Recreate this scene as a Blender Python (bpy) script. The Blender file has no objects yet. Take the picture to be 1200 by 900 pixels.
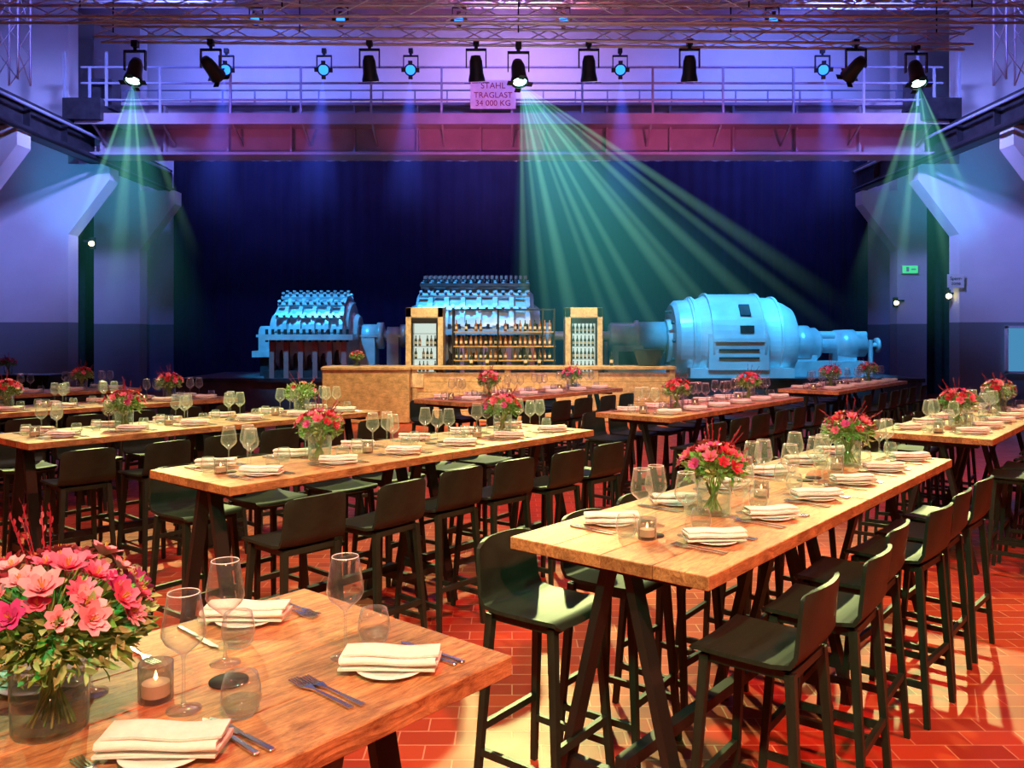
import bpy, bmesh, math, random
from mathutils import Vector, Matrix
random.seed(7)
sc = bpy.context.scene
COL = sc.collection
try:
    sc.view_settings.view_transform = 'Standard'
    sc.view_settings.look = 'None'
except Exception: pass

# ------------------------------------------------------------ materials
def new_mat(name):
    m = bpy.data.materials.new(name); m.use_nodes = True
    nt = m.node_tree; nt.nodes.clear()
    out = nt.nodes.new('ShaderNodeOutputMaterial')
    return m, nt, out
def pmat(name, c, rough=0.5, metal=0.0, c2=None, nscale=6.0, bump=0.0, stretch=(1,1,1), spec=0.5, sheen=0, coat=0, emit=None, es=0, bdist=0.01, sss=0):
    m, nt, out = new_mat(name)
    b = nt.nodes.new('ShaderNodeBsdfPrincipled')
    nt.links.new(b.outputs[0], out.inputs[0])
    b.inputs['Roughness'].default_value = rough
    b.inputs['Metallic'].default_value = metal
    b.inputs['Specular IOR Level'].default_value = spec
    if sheen: b.inputs['Sheen Weight'].default_value = sheen
    if coat: b.inputs['Coat Weight'].default_value = coat
    tc = nt.nodes.new('ShaderNodeTexCoord'); mp = nt.nodes.new('ShaderNodeMapping')
    mp.inputs['Scale'].default_value = stretch
    nt.links.new(tc.outputs['Object'], mp.inputs[0])
    no = nt.nodes.new('ShaderNodeTexNoise'); no.inputs['Scale'].default_value = nscale; no.inputs['Detail'].default_value = 4
    nt.links.new(mp.outputs[0], no.inputs['Vector'])
    cr = nt.nodes.new('ShaderNodeValToRGB')
    c2 = c2 or tuple(x*0.8 for x in c)
    cr.color_ramp.elements[0].position = 0.3; cr.color_ramp.elements[0].color = (*c2, 1)
    cr.color_ramp.elements[1].position = 0.7; cr.color_ramp.elements[1].color = (*c, 1)
    nt.links.new(no.outputs[0], cr.inputs[0]); nt.links.new(cr.outputs[0], b.inputs['Base Color'])
    if bump:
        bp = nt.nodes.new('ShaderNodeBump'); bp.inputs['Strength'].default_value = bump; bp.inputs['Distance'].default_value = bdist
        nt.links.new(no.outputs[0], bp.inputs['Height']); nt.links.new(bp.outputs[0], b.inputs['Normal'])
    if emit:
        b.inputs['Emission Color'].default_value = (*emit, 1); b.inputs['Emission Strength'].default_value = es
    return m
def emat(name, c, s):
    m, nt, out = new_mat(name)
    e = nt.nodes.new('ShaderNodeEmission'); e.inputs[0].default_value = (*c, 1); e.inputs[1].default_value = s
    nt.links.new(e.outputs[0], out.inputs[0]); return m
def glassmat(name, tint=(0.97, 0.98, 0.98), base=0.05, edge=0.9, rough=0.07, pwr=2.0):
    m, nt, out = new_mat(name)
    t = nt.nodes.new('ShaderNodeBsdfTransparent'); t.inputs[0].default_value = (*tint, 1)
    g = nt.nodes.new('ShaderNodeBsdfGlossy'); g.inputs['Roughness'].default_value = rough
    fr = nt.nodes.new('ShaderNodeLayerWeight'); fr.inputs[0].default_value = 0.5
    pw = nt.nodes.new('ShaderNodeMath'); pw.operation = 'POWER'; pw.inputs[1].default_value = pwr
    mu = nt.nodes.new('ShaderNodeMath'); mu.operation = 'MULTIPLY_ADD'; mu.inputs[1].default_value = edge; mu.inputs[2].default_value = base
    mu.use_clamp = True
    mx = nt.nodes.new('ShaderNodeMixShader')
    nt.links.new(fr.outputs['Facing'], pw.inputs[0]); nt.links.new(pw.outputs[0], mu.inputs[0]); nt.links.new(mu.outputs[0], mx.inputs[0])
    tr = nt.nodes.new('ShaderNodeBsdfTranslucent'); tr.inputs[0].default_value = (0.9, 0.95, 0.95, 1)  # whitish translucency paints the bright outline onto glass edges
    m3 = nt.nodes.new('ShaderNodeMixShader'); m3.inputs[0].default_value = 0.45
    nt.links.new(g.outputs[0], m3.inputs[1]); nt.links.new(tr.outputs[0], m3.inputs[2])
    nt.links.new(t.outputs[0], mx.inputs[1]); nt.links.new(m3.outputs[0], mx.inputs[2])
    nt.links.new(mx.outputs[0], out.inputs[0]); return m
def woodmat(name, ca, cb, plank=0.22, rough=0.4, axis='x', knots=True):
    m, nt, out = new_mat(name); N = nt.nodes; L = nt.links
    b = N.new('ShaderNodeBsdfPrincipled'); L.new(b.outputs[0], out.inputs[0])
    tc = N.new('ShaderNodeTexCoord'); mp = N.new('ShaderNodeMapping')
    mp.inputs['Scale'].default_value = (2.6, 15, 15) if axis == 'x' else (15, 15, 2.6)
    L.new(tc.outputs['Object'], mp.inputs[0])
    sp = N.new('ShaderNodeSeparateXYZ'); L.new(tc.outputs['Object'], sp.inputs[0])
    dv = N.new('ShaderNodeMath'); dv.operation = 'DIVIDE'; dv.inputs[1].default_value = plank
    L.new(sp.outputs['Y' if axis == 'x' else 'X'], dv.inputs[0])
    fl = N.new('ShaderNodeMath'); fl.operation = 'FLOOR'; L.new(dv.outputs[0], fl.inputs[0])
    wn = N.new('ShaderNodeTexWhiteNoise'); wn.noise_dimensions = '1D'; L.new(fl.outputs[0], wn.inputs['W'])
    ad = N.new('ShaderNodeVectorMath'); ad.operation = 'ADD'
    L.new(mp.outputs[0], ad.inputs[0]); L.new(wn.outputs['Color'], ad.inputs[1])
    no = N.new('ShaderNodeTexNoise'); no.inputs['Scale'].default_value = 2.6; no.inputs['Detail'].default_value = 10; no.inputs['Roughness'].default_value = 0.78
    no.inputs['Distortion'].default_value = 1.3
    L.new(ad.outputs[0], no.inputs['Vector'])
    cr = N.new('ShaderNodeValToRGB')
    cr.color_ramp.elements[0].position = 0.36; cr.color_ramp.elements[0].color = (*ca, 1)
    cr.color_ramp.elements[1].position = 0.62; cr.color_ramp.elements[1].color = (*cb, 1)
    L.new(no.outputs[0], cr.inputs[0])
    n2 = N.new('ShaderNodeTexNoise'); n2.inputs['Scale'].default_value = 7; n2.inputs['Detail'].default_value = 8; n2.inputs['Roughness'].default_value = 0.7; L.new(tc.outputs['Object'], n2.inputs['Vector'])
    m2 = N.new('ShaderNodeMapRange'); m2.inputs['From Min'].default_value = 0.34; m2.inputs['From Max'].default_value = 0.66; m2.inputs['To Min'].default_value = 0.58; m2.inputs['To Max'].default_value = 1.12
    L.new(n2.outputs[0], m2.inputs[0])
    hs = N.new('ShaderNodeHueSaturation'); L.new(cr.outputs[0], hs.inputs['Color'])
    mr = N.new('ShaderNodeMapRange'); mr.inputs['To Min'].default_value = 0.75; mr.inputs['To Max'].default_value = 1.15
    mm = N.new('ShaderNodeMath'); mm.operation = 'MULTIPLY'
    L.new(wn.outputs['Value'], mr.inputs[0]); L.new(mr.outputs[0], mm.inputs[0]); L.new(m2.outputs[0], mm.inputs[1]); L.new(mm.outputs[0], hs.inputs['Value'])
    L.new(hs.outputs[0], b.inputs['Base Color'])
    b.inputs['Roughness'].default_value = rough
    bp = N.new('ShaderNodeBump'); bp.inputs['Strength'].default_value = 0.5; bp.inputs['Distance'].default_value = 0.004
    L.new(no.outputs[0], bp.inputs['Height']); L.new(bp.outputs[0], b.inputs['Normal'])
    return m
def wallmat(name, top, bottom, zsplit):
    m, nt, out = new_mat(name); N = nt.nodes; L = nt.links
    b = N.new('ShaderNodeBsdfPrincipled'); L.new(b.outputs[0], out.inputs[0]); b.inputs['Roughness'].default_value = 0.7
    tc = N.new('ShaderNodeTexCoord'); sp = N.new('ShaderNodeSeparateXYZ'); L.new(tc.outputs['Object'], sp.inputs[0])
    gt = N.new('ShaderNodeMath'); gt.operation = 'GREATER_THAN'; gt.inputs[1].default_value = zsplit; L.new(sp.outputs['Z'], gt.inputs[0])
    mx = N.new('ShaderNodeMix'); mx.data_type = 'RGBA'
    mx.inputs[6].default_value = (*bottom, 1); mx.inputs[7].default_value = (*top, 1)
    L.new(gt.outputs[0], mx.inputs[0])
    no = N.new('ShaderNodeTexNoise'); no.inputs['Scale'].default_value = 1.2; no.inputs['Detail'].default_value = 5
    mr = N.new('ShaderNodeMapRange'); mr.inputs['To Min'].default_value = 0.84; mr.inputs['To Max'].default_value = 1.05
    L.new(tc.outputs['Object'], no.inputs['Vector']); L.new(no.outputs[0], mr.inputs[0])
    hs = N.new('ShaderNodeHueSaturation'); L.new(mx.outputs[2], hs.inputs['Color']); L.new(mr.outputs[0], hs.inputs['Value'])
    L.new(hs.outputs[0], b.inputs['Base Color']); return m

M_TABLE = woodmat('table_wood', (0.26, 0.085, 0.028), (0.80, 0.43, 0.175), 0.221, 0.42)
M_BAR = woodmat('bar_wood', (0.56, 0.36, 0.16), (0.86, 0.64, 0.35), 0.2, 0.5)
M_CAB = woodmat('cabinet_wood', (0.68, 0.52, 0.32), (0.9, 0.75, 0.52), 0.3, 0.5, 'z')
M_BLACKSTEEL = pmat('black_steel', (0.020, 0.026, 0.024), 0.45, 0.2)
M_CHAIR = pmat('black_stained_wood', (0.022, 0.036, 0.026), 0.46, 0, (0.013, 0.021, 0.014), 8, 0.03, (1, 8, 1), spec=0.32)  # black stain, tinted green to imitate green light on the chair backs
M_GLASS = glassmat('clear_glass', base=0.10)
M_VASE = glassmat('vase_glass', (0.93, 0.96, 0.96), 0.08)
M_WATER = glassmat('water', (0.88, 0.93, 0.9), 0.04, 0.4)
M_SMOKE = glassmat('smoked_glass', (0.6, 0.56, 0.54), 0.09)
M_NAPKIN = pmat('linen', (0.93, 0.92, 0.87), 0.9, 0, (0.86, 0.84, 0.79), 60, 0.15, bdist=0.0015)
M_PLATE = pmat('white_porcelain', (0.92, 0.92, 0.91), 0.15, 0, (0.88, 0.88, 0.87))
M_STEEL = pmat('cutlery_steel', (0.7, 0.7, 0.72), 0.25, 1.0, (0.62, 0.62, 0.64), 30)
M_COASTER = pmat('coaster_black', (0.02, 0.02, 0.02), 0.7)
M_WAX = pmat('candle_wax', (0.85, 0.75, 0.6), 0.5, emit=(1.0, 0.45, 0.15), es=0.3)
M_FLAME = emat('candle_flame', (1, 0.6, 0.2), 12)
M_LEAF = pmat('leaf_green', (0.22, 0.52, 0.10), 0.5, 0, (0.10, 0.32, 0.05), 20)
M_LEAF2 = pmat('leaf_olive', (0.46, 0.68, 0.30), 0.6, 0, (0.28, 0.48, 0.16), 20)
M_PINK = pmat('petal_pink', (0.92, 0.22, 0.38), 0.5, 0, (0.82, 0.10, 0.22), 25)
M_PINKL = pmat('petal_pale_pink', (0.95, 0.46, 0.54), 0.5, 0, (0.92, 0.30, 0.40), 25)
M_RED = pmat('petal_red', (0.7, 0.03, 0.08), 0.5, 0, (0.5, 0.02, 0.05), 25)
M_MAG = pmat('petal_magenta', (0.75, 0.08, 0.35), 0.5, 0, (0.6, 0.04, 0.25), 25)
M_YEL = pmat('pollen_yellow', (0.8, 0.5, 0.08), 0.6)
M_STEM = pmat('stem_green', (0.3, 0.44, 0.10), 0.5)
M_TWIG = pmat('twig_red', (0.35, 0.02, 0.05), 0.5)
M_MACH = pmat('machine_paint', (0.54, 0.60, 0.64), 0.32, 0.2, (0.34, 0.40, 0.45), 3, 0.1)
M_GEN = pmat('generator_paint', (0.72, 0.75, 0.76), 0.32, 0.15, (0.50, 0.55, 0.58), 1.5, 0.08)
M_MACHD = pmat('machine_dark_iron', (0.06, 0.06, 0.07), 0.45, 0.5, (0.03, 0.03, 0.04), 5)
M_BRONZE = pmat('machine_oxide', (0.45, 0.16, 0.16), 0.5, 0.2)
M_ALU = pmat('truss_aluminium', (0.72, 0.72, 0.75), 0.35, 0.6)
M_FIX = pmat('lamp_black', (0.015, 0.015, 0.018), 0.45, 0.2)
M_CONC = pmat('plinth_concrete', (0.08, 0.08, 0.10), 0.8, 0, (0.05, 0.05, 0.06), 3)
M_GIRD = pmat('girder_paint', (0.44, 0.37, 0.43), 0.5, 0.0, (0.32, 0.26, 0.31), 1.5)
M_RAILP = pmat('railing_paint', (0.42, 0.46, 0.6), 0.5, 0.2)
M_WALL = wallmat('plaster_wall', (0.76, 0.76, 0.79), (0.22, 0.26, 0.29), 2.2)
M_CEIL = pmat('ceiling_plaster', (0.7, 0.68, 0.7), 0.8, 0, (0.6, 0.6, 0.62), 0.6)
M_CURT = pmat('navy_velvet', (0.018, 0.022, 0.055), 0.9, 0, (0.012, 0.015, 0.04), 1.0, sheen=0.15, spec=0.1)
M_GCURT = pmat('dark_green_curtain', (0.02, 0.05, 0.045), 0.9, 0, spec=0.1)
M_BLUE = emat('blue_lens', (0.02, 0.16, 1.0), 3.5)
M_TEALL = emat('beam_lens', (0.45, 1.0, 0.85), 7)
M_WARM = emat('warm_bulb', (1.0, 0.85, 0.4), 6)
M_EXIT = emat('exit_green', (0.06, 0.7, 0.28), 1.0)
M_SIGN = pmat('sign_white', (0.85, 0.85, 0.85), 0.5)
M_SIGNRED = pmat('sign_red', (0.30, 0.01, 0.05), 0.5)
M_SIGNBLK = pmat('sign_black', (0.03, 0.03, 0.03), 0.5)
M_FRIDGE = emat('fridge_light', (0.85, 0.95, 0.85), 1.0)
M_BOT = pmat('bottle_dark', (0.03, 0.05, 0.02), 0.12)
M_BOT2 = pmat('bottle_amber', (0.35, 0.13, 0.03), 0.12)
M_LABEL = pmat('bottle_label', (0.75, 0.7, 0.6), 0.6)
M_WIN = emat('window_blue_pane', (0.08, 0.32, 0.6), 0.8)  # pane emits an even blue
M_OFF = pmat('dark_lens', (0.03, 0.03, 0.05), 0.1, 0.2)

def floormat():
    m, nt, out = new_mat('quarry_tiles'); N = nt.nodes; L = nt.links
    b = N.new('ShaderNodeBsdfPrincipled'); L.new(b.outputs[0], out.inputs[0])
    tc = N.new('ShaderNodeTexCoord'); mp = N.new('ShaderNodeMapping')
    L.new(tc.outputs['Object'], mp.inputs[0])
    br = N.new('ShaderNodeTexBrick'); br.offset = 0.5
    br.inputs['Scale'].default_value = 1.0
    br.inputs['Brick Width'].default_value = 0.27; br.inputs['Row Height'].default_value = 0.135
    br.inputs['Mortar Size'].default_value = 0.004; br.inputs['Mortar Smooth'].default_value = 0.2
    br.inputs['Color1'].default_value = (0.52, 0.075, 0.032, 1); br.inputs['Color2'].default_value = (0.34, 0.046, 0.025, 1)
    br.inputs['Mortar'].default_value = (0.62, 0.28, 0.18, 1)
    L.new(mp.outputs[0], br.inputs['Vector'])
    L.new(br.outputs['Color'], b.inputs['Base Color'])
    no = N.new('ShaderNodeTexNoise'); no.inputs['Scale'].default_value = 5; L.new(tc.outputs['Object'], no.inputs['Vector'])
    mr = N.new('ShaderNodeMapRange'); mr.inputs['To Min'].default_value = 0.32; mr.inputs['To Max'].default_value = 0.5
    L.new(no.outputs[0], mr.inputs[0]); L.new(mr.outputs[0], b.inputs['Roughness'])
    b.inputs['Specular IOR Level'].default_value = 0.16
    bp = N.new('ShaderNodeBump'); bp.inputs['Strength'].default_value = 0.3; bp.inputs['Distance'].default_value = 0.003; bp.invert = True
    L.new(br.outputs['Fac'], bp.inputs['Height']); L.new(bp.outputs[0], b.inputs['Normal'])
    return m
M_FLOOR = floormat()

# ------------------------------------------------------------ mesh builder
class MB:
    def __init__(s): s.v = []; s.f = []; s.m = []; s.sm = []; s.mats = []
    def mi(s, mat):
        if mat not in s.mats: s.mats.append(mat)
        return s.mats.index(mat)
    def add(s, vs, fs, mat, smooth=False):
        o = len(s.v); i = s.mi(mat)
        s.v.extend([tuple(v) for v in vs])
        for f in fs:
            s.f.append([o+k for k in f]); s.m.append(i); s.sm.append(smooth)
    def box(s, c, d, mat, R=None):
        hx, hy, hz = d[0]/2, d[1]/2, d[2]/2
        vs = [Vector((x*hx, y*hy, z*hz)) for z in (-1, 1) for y in (-1, 1) for x in (-1, 1)]
        if R is not None: vs = [R @ v for v in vs]
        c = Vector(c); vs = [v+c for v in vs]
        s.add(vs, [(0, 2, 3, 1), (4, 5, 7, 6), (0, 1, 5, 4), (2, 6, 7, 3), (0, 4, 6, 2), (1, 3, 7, 5)], mat)
    def cbox(s, c, d, b, mat, R=None):
        bm = bmesh.new(); hx, hy, hz = d[0]/2, d[1]/2, d[2]/2
        for x in (-1, 1):
            for y in (-1, 1):
                for z in (-1, 1):
                    for k in ((0, 1, 1), (1, 0, 1), (1, 1, 0)):
                        bm.verts.new((x*(hx-b*k[0]), y*(hy-b*k[1]), z*(hz-b*k[2])))
        bmesh.ops.convex_hull(bm, input=bm.verts)
        bm.verts.index_update(); c = Vector(c)
        vs = [(R @ v.co if R is not None else v.co)+c for v in bm.verts]
        s.add(vs, [[v.index for v in f.verts] for f in bm.faces], mat); bm.free()
    def beam(s, p0, p1, w, h, mat, up=(0, 0, 1), w1=None, h1=None):
        p0 = Vector(p0); p1 = Vector(p1); d = (p1-p0).normalized(); up = Vector(up)
        if abs(d.dot(up)) > 0.98: up = Vector((0, 1, 0))
        x = d.cross(up).normalized(); y = x.cross(d).normalized()
        w1 = w if w1 is None else w1; h1 = h if h1 is None else h1
        vs = []
        for p, a, bb in ((p0, w, h), (p1, w1, h1)):
            for sx, sy in ((-1, -1), (1, -1), (1, 1), (-1, 1)): vs.append(p+x*sx*a/2+y*sy*bb/2)
        s.add(vs, [(0, 3, 2, 1), (4, 5, 6, 7), (0, 1, 5, 4), (1, 2, 6, 5), (2, 3, 7, 6), (3, 0, 4, 7)], mat)
    def cyl(s, p0, p1, r0, mat, r1=None, n=12, caps=True, smooth=True):
        p0 = Vector(p0); p1 = Vector(p1); r1 = r0 if r1 is None else r1
        d = (p1-p0).normalized(); up = Vector((0, 0, 1)) if abs(d.z) < 0.95 else Vector((0, 1, 0))
        x = d.cross(up).normalized(); y = x.cross(d).normalized(); vs = []
        for p, r in ((p0, r0), (p1, r1)):
            for i in range(n):
                a = 2*math.pi*i/n; vs.append(p+x*math.cos(a)*r+y*math.sin(a)*r)
        s.add(vs, [(i, n+i, n+(i+1) % n, (i+1) % n) for i in range(n)], mat, smooth)
        if caps:
            s.add(vs[:n], [list(range(n))], mat); s.add(vs[n:], [list(range(n-1, -1, -1))], mat)
    def lathe(s, prof, mat, n=24, M=None, a0=0, a1=2*math.pi, smooth=True):
        full = abs(a1-a0-2*math.pi) < 1e-6; k = n if full else n+1; vs = []
        for r, z in prof:
            for i in range(k):
                a = a0+(a1-a0)*i/n; v = Vector((r*math.cos(a), r*math.sin(a), z)); vs.append(M @ v if M is not None else v)
        fs = []
        for j in range(len(prof)-1):
            for i in range(n):
                a = j*k+i; b = j*k+((i+1) % k if full else i+1); fs.append((a, b, b+k, a+k))
        s.add(vs, fs, mat, smooth)
    def shell(s, fn, ns, nt, th, mat):
        P = [[Vector(fn(i/ns, j/nt)) for j in range(nt+1)] for i in range(ns+1)]
        def nrm(i, j):
            a = P[min(i+1, ns)][j]-P[max(i-1, 0)][j]; b = P[i][min(j+1, nt)]-P[i][max(j-1, 0)]
            return a.cross(b).normalized()
        A = []; B = []
        for i in range(ns+1):
            for j in range(nt+1):
                n = nrm(i, j); A.append(P[i][j]+n*th/2); B.append(P[i][j]-n*th/2)
        w = nt+1; o = len(A); fs = []
        for i in range(ns):
            for j in range(nt):
                a = i*w+j; fs.append((a, a+w, a+w+1, a+1)); fs.append((o+a, o+a+1, o+a+w+1, o+a+w))
        s.add(A+B, fs, mat, True)
        rv = A+B; rf = []
        for i in range(ns):
            for j in (0, nt):
                a = i*w+j; rf.append((a, o+a, o+a+w, a+w) if not j else (a, a+w, o+a+w, o+a))
        for j in range(nt):
            for i in (0, ns):
                a = i*w+j; rf.append((a, a+1, o+a+1, o+a) if not i else (a, o+a, o+a+1, a+1))
        s.add(rv, rf, mat, False)
    def mesh(s, name):
        me = bpy.data.meshes.new(name); me.from_pydata(s.v, [], s.f)
        for m in s.mats: me.materials.append(m)
        me.polygons.foreach_set('material_index', s.m); me.polygons.foreach_set('use_smooth', s.sm)
        me.update(); return me
    def obj(s, name, loc=(0, 0, 0), rz=0, parent=None): return place(s.mesh(name), name, loc, rz, parent)
def place(me, name, loc=(0, 0, 0), rz=0, parent=None):
    o = bpy.data.objects.new(name, me); o.location = loc; o.rotation_euler = (0, 0, rz); COL.objects.link(o)
    if parent: o.parent = parent
    return o
def empty(name, loc=(0, 0, 0), rz=0):
    o = bpy.data.objects.new(name, None); o.location = loc; o.rotation_euler = (0, 0, rz); o.empty_display_size = 0.1; COL.objects.link(o); return o

# ------------------------------------------------------------ room
H = 11.5
b = MB(); b.box((0, 11, -0.1), (34, 36, 0.2), M_FLOOR); b.obj('floor')
b = MB(); b.box((0, 11, H+0.1), (34, 36, 0.2), M_CEIL); b.obj('ceiling')
b = MB(); b.box((0, 27.5, H/2), (34, 0.3, H), M_WALL); b.obj('wall_back')
b = MB(); b.box((-16.2, 11, H/2), (0.3, 33.4, H), M_WALL); b.obj('wall_left')
b = MB(); b.box((16.4, 11, H/2), (0.3, 33.4, H), M_WALL); b.obj('wall_right')
b = MB(); b.box((0, -6, H/2), (34, 0.3, H), M_WALL); b.obj('wall_front')
def buttress(side, y, inner, depth, outer):
    pr = [(outer, 0), (inner, 0), (inner, 4.45), (inner-1.06, 5.85), (inner-1.06, 6.25), (inner, 6.25), (inner, H-0.01), (outer, H-0.01)]
    b = MB(); vs = []
    for yy in (y, y+depth):
        for x, z in pr: vs.append((side*x, yy, z))
    n = len(pr)
    fr = list(range(n)); bk = list(range(2*n-1, n-1, -1))
    if side > 0: fr = fr[::-1]; bk = bk[::-1]
    b.add(vs, [fr, bk]+[((i, (i+1) % n, n+(i+1) % n, n+i) if side < 0 else (i, n+i, n+(i+1) % n, (i+1) % n)) for i in range(n)], M_WALL)
    o = b.obj('wall_buttress'); return o
for y in (5.4, 9.4, 13.4, 17.4):
    buttress(-1, y, 11.36, 0.5, 16.04); buttress(1, y, 11.5, 0.5, 16.24)
buttress(-1, 21.4, 11.36, 0.5, 16.04); buttress(1, 21.4, 11.45, 0.5, 16.24)
buttress(-1, 25.4, 11.3, 0.5, 12.7); buttress(1, 25.4, 11.7, 0.5, 12.6)

def curtain(name, x0, x1, y, z0, z1, mat, wl=0.28, amp=0.07):
    b = MB(); n = int((x1-x0)/wl*8); vs = []
    for i in range(n+1):
        x = x0+(x1-x0)*i/n; w = math.sin(x*2*math.pi/wl+0.8*math.sin(x*1.7))*amp+0.04*math.sin(x*3.1)
        vs.append((x, y+w, z0)); vs.append((x, y+w*0.8, z1))
    b.add(vs, [(2*i, 2*i+2, 2*i+3, 2*i+1) for i in range(n)], mat, True); return b.obj(name)
curtain('stage_curtain', -10.75, 11.3, 26.6, 0.02, 7.4, M_CURT, 0.42, 0.05)
curtain('side_curtain', -15.5, -12.2, 26.3, 0.02, 5.9, M_GCURT, 0.3, 0.06)
curtain('side_curtain', 12.3, 15.5, 26.3, 0.02, 5.9, M_GCURT, 0.3, 0.06)
b = MB()
b.box((0, -0.03, 0), (1.5, 0.05, 1.15), M_WIN)
for x in (-0.75, -0.25, 0.25, 0.75): b.box((x, -0.07, 0), (0.06, 0.07, 1.2), M_SIGN)
for z in (-0.58, 0.58): b.box((0, -0.07, z), (1.56, 0.07, 0.06), M_SIGN)
b.obj('window_1', (13.35, 21.38, 1.5))

for side, nm in ((-1, 'left'), (1, 'right')):
    b = MB(); X = side*10.55
    b.box((X, 10.5, 6.3), (0.5, 30, 0.06), M_MACHD); b.box((X, 10.5, 6.85), (0.4, 30, 0.06), M_MACHD); b.box((X, 10.5, 6.57), (0.08, 30, 0.5), M_MACHD)
    for i in range(20): b.box((X, -3+i*1.5, 6.57), (0.36, 0.04, 0.48), M_MACHD)
    b.box((X, 10.5, 6.93), (0.1, 30, 0.08), M_MACHD)
    b.cyl((X-side*0.3, -4, 6.2), (X-side*0.3, 25, 6.2), 0.05, M_FIX, n=8)
    b.cyl((X-side*0.3, -4, 6.75), (X-side*0.3, 25, 6.75), 0.04, M_RAILP, n=8)
    b.box((X+side*0.45, 10.5, 6.45), (0.3, 30, 0.12), M_FIX)
    b.obj('crane_runway_'+nm)
b = MB(); yc = 21.0
b.box((0, yc, 6.36), (20.9, 0.75, 0.07), M_GIRD); b.box((0, yc, 6.98), (20.9, 0.12, 1.2), M_GIRD); b.box((0, yc, 7.6), (20.9, 0.6, 0.07), M_GIRD)
for i in range(14): b.box((-10.2+i*1.57, yc-0.15, 6.98), (0.05, 0.2, 1.18), M_GIRD)
b.box((0, yc-0.5, 7.08), (20.9, 1.0, 0.10), M_GIRD); b.box((0, yc-1.0, 7.05), (20.9, 0.06, 0.26), M_GIRD)
for i in range(13):
    x = -10.1+i*1.683
    b.box((x, yc-1.0, 7.68), (0.05, 0.05, 1.2), M_RAILP)
    b.beam((x, yc-0.9, 7.0), (x, yc-0.1, 6.6), 0.05, 0.05, M_GIRD)
for z in (7.5, 7.9, 8.28): b.cyl((-10.3, yc-1.0, z), (10.3, yc-1.0, z), 0.028, M_RAILP, n=8)
for z in (7.9, 8.28): b.cyl((-10.3, yc+0.9, z), (10.3, yc+0.9, z), 0.022, M_RAILP, n=8)
for i in range(25): b.box((-10.1+i*0.84, yc+0.9, 7.9), (0.035, 0.035, 0.8), M_RAILP)
b.box((0, yc+0.9, 7.52), (20.9, 0.1, 0.08), M_GIRD)
for sx in (-1, 1):
    b.box((sx*10.2, yc, 7.25), (0.9, 2.4, 0.5), M_MACHD)
    for dy in (-0.8, 0.8): b.cyl((sx*10.45, yc+dy, 7.12), (sx*10.65, yc+dy, 7.12), 0.14, M_MACHD, n=16)
    for dx in (-0.5, 0.5):
        b.box((sx*10.2+dx, yc-1.0, 8.0), (0.05, 0.05, 1.3), M_RAILP)
    b.box((sx*9.9, yc-0.6, 7.7), (0.5, 0.5, 0.7), M_MACHD)
b.obj('overhead_bridge_crane')
def text(name, body, loc, size, mat, parent=None, rx=math.pi/2):
    cu = bpy.data.curves.new(name, 'FONT'); cu.body = body; cu.size = size; cu.align_x = 'CENTER'; cu.align_y = 'CENTER'; cu.extrude = 0.004
    cu.materials.append(mat); o = bpy.data.objects.new(name, cu); o.location = loc; o.rotation_euler = (rx, 0, 0); COL.objects.link(o)
    if parent: o.parent = parent
    return o
sg = empty('crane_load_sign', (-0.45, 19.90, 7.60))
b = MB(); b.box((0, 0, 0), (1.08, 0.03, 0.68), M_SIGN); b.obj('plate', parent=sg)
text('maker_text', 'STAHL', (0, -0.025, 0.2), 0.2, M_SIGNRED, sg); text('load_text', 'TRAGLAST\n34 000 KG', (0, -0.025, -0.12), 0.19, M_SIGNRED, sg)
b = MB(); b.box((0, 0, 0), (0.5, 0.08, 0.26), M_SIGN); b.box((0, -0.045, 0), (0.46, 0.01, 0.22), M_EXIT)
b.box((-0.08, -0.052, 0), (0.08, 0.005, 0.13), M_SIGN); b.box((0.1, -0.052, 0), (0.14, 0.005, 0.04), M_SIGN)
b.obj('exit_sign', (12.05, 25.35, 3.85))
sg = empty('wall_sign', (11.3, 21.3, 3.25)); b = MB(); b.box((0, 0, 0), (0.42, 0.03, 0.34), M_SIGN); b.box((0.2, 0.05, 0), (0.06, 0.1, 0.05), M_FIX); b.obj('plate', parent=sg)
text('sign_text', 'Sperr-\nzone', (0, -0.02, 0), 0.12, M_SIGNBLK, sg)
for x, y, z in ((-10.98, 21.9, 4.28), (11.3, 21.7, 2.9), (11.6, 25.3, 2.85)):
    b = MB(); b.box((0, 0, 0), (0.12, 0.1, 0.3), M_FIX); b.cyl((0, -0.05, -0.02), (0, -0.13, -0.02), 0.07, M_WARM, 0.05, n=12)
    b.box((-0.1 if x < 0 else 0.12, 0.0, 0.05), (0.28, 0.05, 0.05), M_FIX)
    b.obj('wall_sconce', (x, y, z))

# ------------------------------------------------------------ trusses
def truss(name, p0, p1, w, mat=M_ALU, seg=0.5):
    p0 = Vector(p0); p1 = Vector(p1); d = p1-p0; Ln = d.length; d.normalize()
    up = Vector((0, 0, 1)) if abs(d.z) < 0.9 else Vector((0, 1, 0)); x = d.cross(up).normalized(); y = x.cross(d).normalized(); b = MB()
    cs = [(-w/2, -w/2), (w/2, -w/2), (w/2, w/2), (-w/2, w/2)]
    for a, c in cs: b.cyl(p0+x*a+y*c, p1+x*a+y*c, 0.022, mat, n=6)
    n = int(Ln/seg)
    for i in range(n):
        t0 = i*Ln/n; t1 = (i+1)*Ln/n
        for k in range(4):
            a, c = cs[k]; a2, c2 = cs[(k+1) % 4]
            if i % 2: a, c, a2, c2 = a2, c2, a, c
            b.cyl(p0+d*t0+x*a+y*c, p0+d*t1+x*a2+y*c2, 0.010, mat, n=5)
    return b.obj(name)
truss('lighting_truss', (-6.45, 13, 6.62), (7.1, 13, 6.5), 0.25)
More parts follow.
